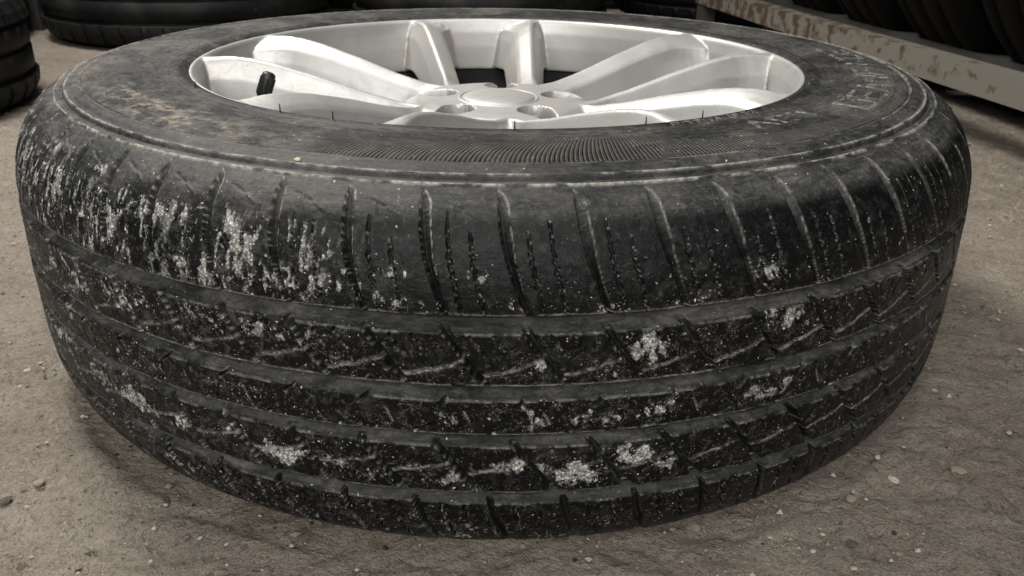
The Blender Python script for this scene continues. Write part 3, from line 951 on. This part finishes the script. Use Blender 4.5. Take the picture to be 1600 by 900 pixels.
    for k in range(5):
        a = math.radians(88 + 72 * k)
        x = V[:, 0] * math.cos(a) + V[:, 1] * math.sin(a); y = -V[:, 0] * math.sin(a) + V[:, 1] * math.cos(a)
        xx = x - .0535
        wdt = np.where(xx > 0, .0145 * np.clip(1 - (np.clip(xx, 0, 1) / .036) ** 1.1, 0.0, 1), np.sqrt(np.clip(.0145 ** 2 - xx * xx, 0, 1)))
        ins = np.clip((wdt - np.abs(y)) / .0030, 0, 1) * (xx < .036) * (xx > -.0145)
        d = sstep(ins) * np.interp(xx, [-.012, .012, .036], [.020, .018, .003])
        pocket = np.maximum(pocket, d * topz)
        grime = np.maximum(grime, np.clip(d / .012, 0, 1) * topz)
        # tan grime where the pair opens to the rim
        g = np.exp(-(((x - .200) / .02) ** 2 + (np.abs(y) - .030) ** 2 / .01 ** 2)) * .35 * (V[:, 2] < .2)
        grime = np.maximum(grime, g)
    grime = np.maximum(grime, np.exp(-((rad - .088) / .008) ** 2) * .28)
    V[:, 2] -= pocket
    a = V[F[:, 2]] - V[F[:, 0]]; b = V[F[:, 3]] - V[F[:, 1]]
    fn = np.cross(a, b)
    VN = np.zeros_like(V)
    for k in range(4):
        for c in range(3):
            VN[:, c] += np.bincount(F[:, k], fn[:, c], minlength=len(V))
    VN /= np.linalg.norm(VN, axis=1, keepdims=True) + 1e-20
    fc = V[F].mean(1)
    fr = np.hypot(fc[:, 0], fc[:, 1])
    lab = np.full(len(F), -1)
    sp = (fr > .078) & (fr < .2290)
    best = np.full(len(F), 1e9)
    for i, (ang, sg) in enumerate(axes):
        x = fc[:, 0] * math.cos(ang) + fc[:, 1] * math.sin(ang); y = -fc[:, 0] * math.sin(ang) + fc[:, 1] * math.cos(ang)
        d = np.where(x > 0, np.abs(y - sg * .043), 1e9)
        lab = np.where(sp & (d < best), i, lab); best = np.minimum(best, d)

    def piece(name, sel, parent):
        Fs = F[sel]
        u, inv = np.unique(Fs, return_inverse=True)
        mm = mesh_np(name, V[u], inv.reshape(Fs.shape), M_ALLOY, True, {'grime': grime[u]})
        mm.normals_split_custom_set_from_vertices(VN[u])
        return new_obj(name, mm, parent)
    rim = piece("rim", (lab < 0) & (fr > .15), wheel)
    piece("hub", (lab < 0) & (fr <= .15), rim)
    for i in range(10):
        piece("spoke", lab == i, rim)
    # dark barrel below the ring
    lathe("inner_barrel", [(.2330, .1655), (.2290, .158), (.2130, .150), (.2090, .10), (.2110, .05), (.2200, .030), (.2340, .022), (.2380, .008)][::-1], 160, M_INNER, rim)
    # brake side backing: the dark underside of the wheel
    # centre cap
    cap = lathe("centre_cap", [(.0001, .1886), (.012, .1885), (.022, .1879), (.0285, .1868), (.0302, .1861), (.0308, .1850), (.0309, .1835)], 96, M_ALLOY, rim)
    lathe("cap_ring", [(.0314, .1840), (.0317, .1858), (.0328, .1862), (.0342, .1857), (.0350, .1840)], 96, M_ALLOY, rim)
    for k in range(5):
        a = math.radians(88 + 72 * k)
        lug = lathe("lug_seat", [(.0001, .0003), (.0055, .0003), (.0062, .0012), (.0085, .0012), (.0092, .0002)], 32, M_LUG, rim)
        lug.location = (.0535 * math.cos(a), .0535 * math.sin(a), .1662)
    return rim


def build_valve(wheel):
    # stem leans inward and up out of the barrel
    v = lathe("valve_stem", [(.0062, 0), (.0060, .004), (.0042, .007), (.0038, .013), (.0038, .018)], 24, M_BLACK, wheel)
    c = lathe("valve_cap", [(.0048, .011), (.0052, .012), (.0053, .0255), (.0046, .0285), (.0028, .0295), (.0001, .0297)], 24, M_BLACK, v)
    # ribs of the plastic cap
    V = []; F = []
    for q in range(12):
        a = q * 2 * math.pi / 12
        for z in (.0125, .0255):
            for da, r in ((-.08, .0050), (0, .0058), (.08, .0050)):
                V.append((r * math.cos(a + da), r * math.sin(a + da), z))
        b = q * 6
        F += [(b, b + 1, b + 4, b + 3), (b + 1, b + 2, b + 5, b + 4)]
    new_obj("grip_rib", mesh_np("grip_rib", np.array(V), np.array(F), M_BLACK, False), v)
    a = math.radians(203)
    v.location = (.196 * math.cos(a), .196 * math.sin(a), .190)
    v.rotation_euler = Vector((-math.cos(a) * .10 + .28, .10, 1)).to_track_quat('Z', 'Y').to_euler()
    return v


wheel = empty("wheel")
tag(wheel, "dirty black road tyre on a silver alloy rim, lying flat in the foreground", "wheel")
build_tyre(wheel)
build_rim(wheel)
build_valve(wheel)


# ------------------------------------------------------------------ stored tyres in the background
def bg_tyre_meshes(name, R, W, rin, mat, nblk=44):
    """returns list of (part name, mesh); axis = z, centred on z=0"""
    hw = W / 2
    prof = [(rin, hw * .70), (rin + .004, hw * .86), (rin + .02, hw * .95), (rin + (R - rin) * .45, hw), (R - .03, hw * .95), (R - .010, hw * .82), (R - .003, hw * .68)]
    g = .007; gd = .0075
    tre = []
    for c in (.40, .0, -.40):
        z = c * hw * 1.1
        tre += [(R - .0005, z + g * .7), (R - gd, z + g * .45), (R - gd, z - g * .45), (R - .0005, z - g * .7)]
    full = prof + tre + [(r, -z) for r, z in prof[::-1]]
    P_ = np.array(full)
    seg = 132
    a = np.linspace(0, 2 * np.pi, seg, endpoint=False)
    rr = P_[:, 0, None] + 0 * a
    V = np.stack([rr * np.cos(a), rr * np.sin(a), P_[:, 1, None] + 0 * a], -1).reshape(-1, 3)
    me = mesh_np("carcass", V, grid_faces(len(P_), seg, wrap=True), mat)
    # inner liner
    li = np.array([(rin, hw * .70), (rin + .01, hw * .8), (R - .03, hw * .8), (R - .018, 0), (R - .03, -hw * .8), (rin + .01, -hw * .8), (rin, -hw * .70)])
    V2 = np.stack([li[:, 0, None] * np.cos(a), li[:, 0, None] * np.sin(a), li[:, 1, None] + 0 * a], -1).reshape(-1, 3)
    me2 = mesh_np("liner", V2, grid_faces(len(li), seg, wrap=True, flip=True), mat)
    # shoulder lugs as one block mesh reused
    Vb = []; w = 2 * np.pi / nblk * .72
    for t, z0, z1, r_ in ((0, 0, 0, 0),):
        for (zz, ro) in ((hw * .50, R + .0015), (hw * .66, R - .0005), (hw * .84, R - .010), (hw * .93, R - .026)):
            for aa in (-w / 2, w / 2):
                Vb.append(((ro + .0035) * math.cos(aa), (ro + .0035) * math.sin(aa), zz))
        for (zz, ro) in ((hw * .50, R - .006), (hw * .66, R - .008), (hw * .84, R - .018), (hw * .93, R - .034)):
            for aa in (-w / 2 * 1.1, w / 2 * 1.1):
                Vb.append((ro * math.cos(aa), ro * math.sin(aa), zz))
    Fb = []
    for i in range(3):
        b = i * 2
        Fb.append((b, b + 1, b + 3, b + 2))
        Fb.append((b, b + 2, b + 10, b + 8))
        Fb.append((b + 1, b + 9, b + 11, b + 3))
    Fb += [(0, 8, 9, 1), (6, 7, 15, 14)]
    mb = mesh_np("shoulder_lug", np.array(Vb), np.array(Fb), mat, False)
    return me, me2, mb, nblk


TY = {}


def bg_tyre(loc, rot, kind, label, group=None, lugs=True):
    me, me2, mb, nblk = TY[kind]
    t = empty("stored_tyre", loc)
    t.rotation_euler = rot
    tag(t, label, "tyre", group)
    c = new_obj("carcass", me, t)
    new_obj("liner", me2, t)
    if lugs:
        for k in range(nblk):
            for sgn in (1, -1):
                o = new_obj("shoulder_lug", mb, c)
                a = 2 * math.pi * (k + (.5 if sgn < 0 else 0)) / nblk
                if sgn > 0:
                    o.rotation_euler = (0, 0, a)
                else:
                    o.rotation_euler = (math.pi, 0, a)
    return t


TY['big'] = bg_tyre_meshes("big", .345, .225, .205, M_TYRE_BG)
TY['slim'] = bg_tyre_meshes("slim", .33, .185, .20, M_TYRE_BG)
TY['large'] = bg_tyre_meshes('large', .37, .235, .215, M_TYRE_SHADED)
TY['dark'] = bg_tyre_meshes('dark', .33, .185, .20, M_TYRE_SHADED)
TY['brown'] = bg_tyre_meshes("brown", .37, .235, .215, M_TYRE_BR)
GS = "spare tyres lying flat on the floor behind the wheel"
bg_tyre((-.80, 1.62, .1125), (0, 0, .3), 'big', "black scuffed tyre lying flat directly behind the left of the wheel", GS)
bg_tyre((-1.12, .70, .0925), (0, 0, .1), 'slim', "black tyre lying flat at the left edge, cut off by the frame", GS)
bg_tyre((-1.48, 1.40, .1125), (0, 0, .9), 'dark', "dark tyre lying flat in the far left corner behind the gap of light", GS)
bg_tyre((-.06, 1.80, .1125), (0, 0, .2), 'big', "black tyre lying flat behind the far rim of the wheel, left of centre", GS)
bg_tyre((.66, 1.95, .1125), (0, 0, .5), 'dark', "black tyre lying flat behind the far rim of the wheel, nearest the rack", GS)
bg_tyre((-.43, 2.22, .1125), (0, 0, .2), 'dark', "black tyre in the back row, showing between the two left ones", GS)
bg_tyre((.27, 2.50, .1125), (0, 0, .2), 'dark', "black tyre in the back row, showing between the two right ones", GS)
bg_tyre((1.12, 2.45, .1125), (0, 0, .2), 'dark', "black tyre in the back row, beyond the far end of the rack", GS)

# dark posts and pale strip at the far left
post = new_obj("rack_post", mesh_np("rack_post", np.array([(x, y, z) for z in (0, .9) for x, y in ((-.035, -.03), (.035, -.03), (.035, .03), (-.035, .03))], float),
               np.array([(0, 1, 5, 4), (1, 2, 6, 5), (2, 3, 7, 6), (3, 0, 4, 7), (4, 5, 6, 7), (3, 2, 1, 0)]), M_POST, False))
post.location = (-1.215, 1.62, 0)
tag(post, "dark upright post standing between the tyres at the far left", "post")


def boxmesh(name, lo, hi, mat):
    x0, y0, z0 = lo; x1, y1, z1 = hi
    V = np.array([(x0, y0, z0), (x1, y0, z0), (x1, y1, z0), (x0, y1, z0), (x0, y0, z1), (x1, y0, z1), (x1, y1, z1), (x0, y1, z1)], float)
    return mesh_np(name, V, np.array([(0, 1, 5, 4), (1, 2, 6, 5), (2, 3, 7, 6), (3, 0, 4, 7), (4, 5, 6, 7), (3, 2, 1, 0)]), mat, False)


pl = new_obj("pale_batten", boxmesh("pale_batten", (-.30, -.02, 0), (.30, .02, .020), M_PLANK))
pl.location = (-1.25, 1.86, .002)
tag(pl, "pale batten on the floor glimpsed through the gap at the far left", "batten")

bo = new_obj("board", boxmesh("board", (-.55, 0, 0), (.45, .02, .75), M_POST))
bo.location = (-1.30, 1.95, 0)
tag(bo, "dark brown board standing behind the pale batten at the far left", "board")

wall = new_obj("wall", boxmesh("wall", (-6, 3.6, -.05), (6, 3.75, 3.2), M_WALL))
tag(wall, kind='structure')

# ------------------------------------------------------------------ rack on the right
B0 = Vector((.745, .15, .104)); B1 = Vector((.555, 1.35, .104))
rack = empty("tyre_rack", (B0.x, B0.y, 0))
dirv = (B1 - B0).normalized()
rotz = math.atan2(dirv.y, dirv.x)
rack.rotation_euler = (0, 0, rotz)
tag(rack, "low steel tyre rack with a cream, rust spotted front rail on the right", "rack")


def angle_iron(name, y, z, mat, L=2.3, hgt=.040, flange=.035, side=-1):
    """L section along local x; vertical face outward at y, flange inwards"""
    t = .004; n = 40
    xs = np.linspace(-.75, -.75 + L, n)
    sec = [(0, 0), (0, hgt), (side * flange, hgt), (side * flange, hgt - t), (side * t, hgt - t), (side * t, 0)]
    V = []
    for i, x in enumerate(xs):
        for (a, b) in sec:
            V.append((x, y + a + math.sin(x * 7) * .0006, z + b + math.sin(x * 5 + 1) * .0008))
    V = np.array(V); k = len(sec)
    F = []
    for i in range(n - 1):
        for j in range(k):
            j2 = (j + 1) % k
            F.append((i * k + j, i * k + j2, (i + 1) * k + j2, (i + 1) * k + j))
    return new_obj(name, mesh_np(name, V, np.array(F)[:, ::-1] if side < 0 else np.array(F), mat, False), rack)


# local +y is to the left of travel (towards the wheel): the rack extends to local -y
angle_iron("front_rail", 0, .084, M_BEAM, side=-1)
angle_iron("support_rail", -.13, .072, M_POST, side=-1)
angle_iron("support_rail", -.62, .072, M_POST, side=1)
angle_iron("rear_rail", -.80, .084, M_BEAM, side=1)
angle_iron("upper_rail", 0, .86, M_BEAM, side=-1)
deck = new_obj("shade_shelf", boxmesh("shade_shelf", (-.75, -.86, .905), (1.55, .07, .92), M_POST), rack)  # unseen deck added to keep overhead light off the rack tyres
for x in (-.70, 1.5):
    for y in (-.022, -.80):
        new_obj("upright", boxmesh("upright", (x - .02, y - .018, 0), (x + .02, y + .018, .90), M_POST), rack)
GR = "tyres standing upright on the rack"
posx = [-.86, -.61, -.36, -.09, .155, .405, .655, .905, 1.155]
names = [("brown", "brown dusty tyre standing on the rack at the very right edge")] 
for i, x in enumerate(posx):
    local = Vector((x, -.375, .104 + .285))
    w = Matrix.Rotation(rotz, 4, 'Z') @ local + Vector((B0.x, B0.y, 0))
    kind = 'brown' if i == 3 else 'large'
    lab = {3: "brown dusty tyre standing on the rack at the very right edge",
           4: "black tyre standing on the rack beside the brown dusty one",
           5: "dark tyre standing on the rack, second from the brown dusty one",
           6: "dark tyre standing on the rack, third from the brown dusty one",
           7: "dark tyre standing on the rack, fourth from the brown dusty one",
           8: "dark tyre at the far end of the rack, deepest in shadow"}.get(i)
    if lab is None: continue
    bg_tyre(w, (math.pi / 2, 0, rotz + math.pi / 2), kind, lab, GR, lugs=False)

# ------------------------------------------------------------------ pebbles
def pebble_mesh(name, r, mat, seed, flat=.55):
    import bmesh
    rs = np.random.RandomState(seed)
    bm = bmesh.new()
    bmesh.ops.create_icosphere(bm, subdivisions=2, radius=r)
    d = rs.normal(size=(5, 3)); d /= np.linalg.norm(d, axis=1, keepdims=True)
    for v in bm.verts:
        n = np.array(v.co) / r
        k = 1
        for dd in d:
            q = n @ dd
            if q > .55: k *= 1 - (q - .55) * .7
        v.co = Vector(n * k * r * (1 + rs.uniform(-.05, .05)))
        v.co.z *= flat; v.co.x *= 1.3
    me = bpy.data.meshes.new(name); bm.to_mesh(me); bm.free()
    me.materials.append(mat)
    for p_ in me.polygons: p_.use_smooth = False
    return me


camM = cam.matrix_world


def ray_floor(px, py):
    d = Vector(((px - 800) / 1363.3, -(py - 450) / 1363.3, -1))
    d = camM.to_3x3() @ d
    o = camM.translation
    t = -o.z / d.z
    return o + d * t


# pebbles stand where they were found on the floor (metres)
PEB = [(1396, 750, 12, 0, "pale rounded pebble at the edge of the wheel's shadow, right foreground"),
       (1330, 780, 13, 1, "flat brown pebble half buried in the shadow, right foreground"),
       (1372, 715, 8, 0, "small pale pebble beside the tyre's foot inside the shadow"),
       (1365, 724, 8, 2, "dark pebble touching a pale one beside the tyre's foot"),
       (1412, 699, 5, 0, None), (1498, 738, 16, 1, "long brown stone lying on the floor right of the shadow edge"),
       (1578, 677, 7, 0, "pale pebble nearest the right edge of the picture"), (1547, 684, 5, 1, None), (1335, 889, 8, 0, "pale pebble at the bottom edge, right of centre"),
       (1330, 852, 13, 2, None), (1350, 764, 5, 1, None), (1520, 708, 5, 1, None), (1475, 818, 6, 2, None), (1222, 833, 7, 0, None), (1270, 862, 7, 0, None),
       (10, 783, 13, 2, "dark rounded stone at the left edge of the floor"), (103, 746, 5, 2, None), (124, 812, 4, 2, None), (32, 888, 8, 2, None), (50, 893, 8, 1, None),
       (260, 789, 6, 0, None), (160, 730, 8, 1, None), (230, 850, 6, 1, None), (355, 852, 7, 0, None), (313, 841, 6, 0, None), (62, 755, 13, 1, "long flat brown stone on the floor at the left"),
       (33, 642, 5, 2, None), (235, 878, 6, 0, None), (1305, 857, 6, 1, None), (1405, 866, 8, 1, None), (292, 840, 5, 1, None), (1560, 500, 5, 0, None), (1475, 570, 4, 2, None),
       (1535, 480, 5, 2, None), (1500, 614, 4, 2, None), (1430, 640, 5, 2, None), (1460, 612, 4, 0, None), (85, 579, 4, 2, None), (70, 588, 5, 2, None), (42, 605, 4, 2, None)]
for i, (px, py, rpx, mi, lb) in enumerate(PEB):
    w = ray_floor(px, py)
    dist = (w - camM.translation).length
    r = rpx * .62 * dist / 1363.3
    o = new_obj("pebble", pebble_mesh("pebble", r, M_PEB[mi], 100 + i))
    o.location = (w.x, w.y, r * .22)
    o.rotation_euler = (0, 0, random.uniform(0, 6.28))
    tag(o, lb or "tiny loose pebble lying on the dusty floor around the wheel", "pebble", "pebbles on the floor")
# yellowish crumb on the sidewall
sp = surf(-18.0, -128.5, 1.2)
o = new_obj("pebble", pebble_mesh("pebble", .0016, M_PEB[3], 77, .8)); o.location = tuple(float(v) for v in sp)
tag(o, "tiny ochre crumb of stone resting on the tyre's sidewall", "pebble")


def grit():
    """uncountable sand and crumbs: one mesh"""
    n = 16000
    pts = []
    while len(pts) < n:
        x = rng.uniform(-1.0, 1.0, 4000); y = rng.uniform(-.60, .75, 4000)
        r = np.hypot(x, y)
        k = (r > .335) & (fbm(x * 14, y * 14, 200, 3) > rng.uniform(.25, .75, 4000))
        pts += list(zip(x[k], y[k]))
    pts = np.array(pts[:n])
    base = np.array([(1, 0, 0), (0, 1, 0), (-1, 0, 0), (0, -1, 0), (0, 0, 1), (0, 0, -1)], float)
    tri = np.array([(0, 1, 4), (1, 2, 4), (2, 3, 4), (3, 0, 4), (1, 0, 5), (2, 1, 5), (3, 2, 5), (0, 3, 5)])
    sz = .0004 + .0024 * rng.uniform(0, 1, n) ** 6
    V = base[None] * (sz[:, None, None] * rng.uniform(.6, 1.4, (n, 6, 1)))
    V[:, :, 2] *= .7
    a = rng.uniform(0, 6.28, n); c, s = np.cos(a)[:, None], np.sin(a)[:, None]
    x = V[:, :, 0] * c - V[:, :, 1] * s; y = V[:, :, 0] * s + V[:, :, 1] * c
    V = np.stack([x + pts[:, 0, None], y + pts[:, 1, None], V[:, :, 2] + .0006], -1)
    F = (tri[None] + (np.arange(n) * 6)[:, None, None])
    for q, m_ in enumerate((M_PEB[0], M_PEB[1])):
        sel = np.arange(n) % 2 == q
        Fq = F[sel].reshape(-1, 3)
        u, inv = np.unique(Fq, return_inverse=True)
        me = mesh_np("grit", V.reshape(-1, 3)[u], inv.reshape(Fq.shape), m_, False)
        o = new_obj("grit", me)
        tag(o, "pale sandy grit scattered over the floor" if q == 0 else "brown grit scattered over the floor", "grit", kind='stuff')


grit()
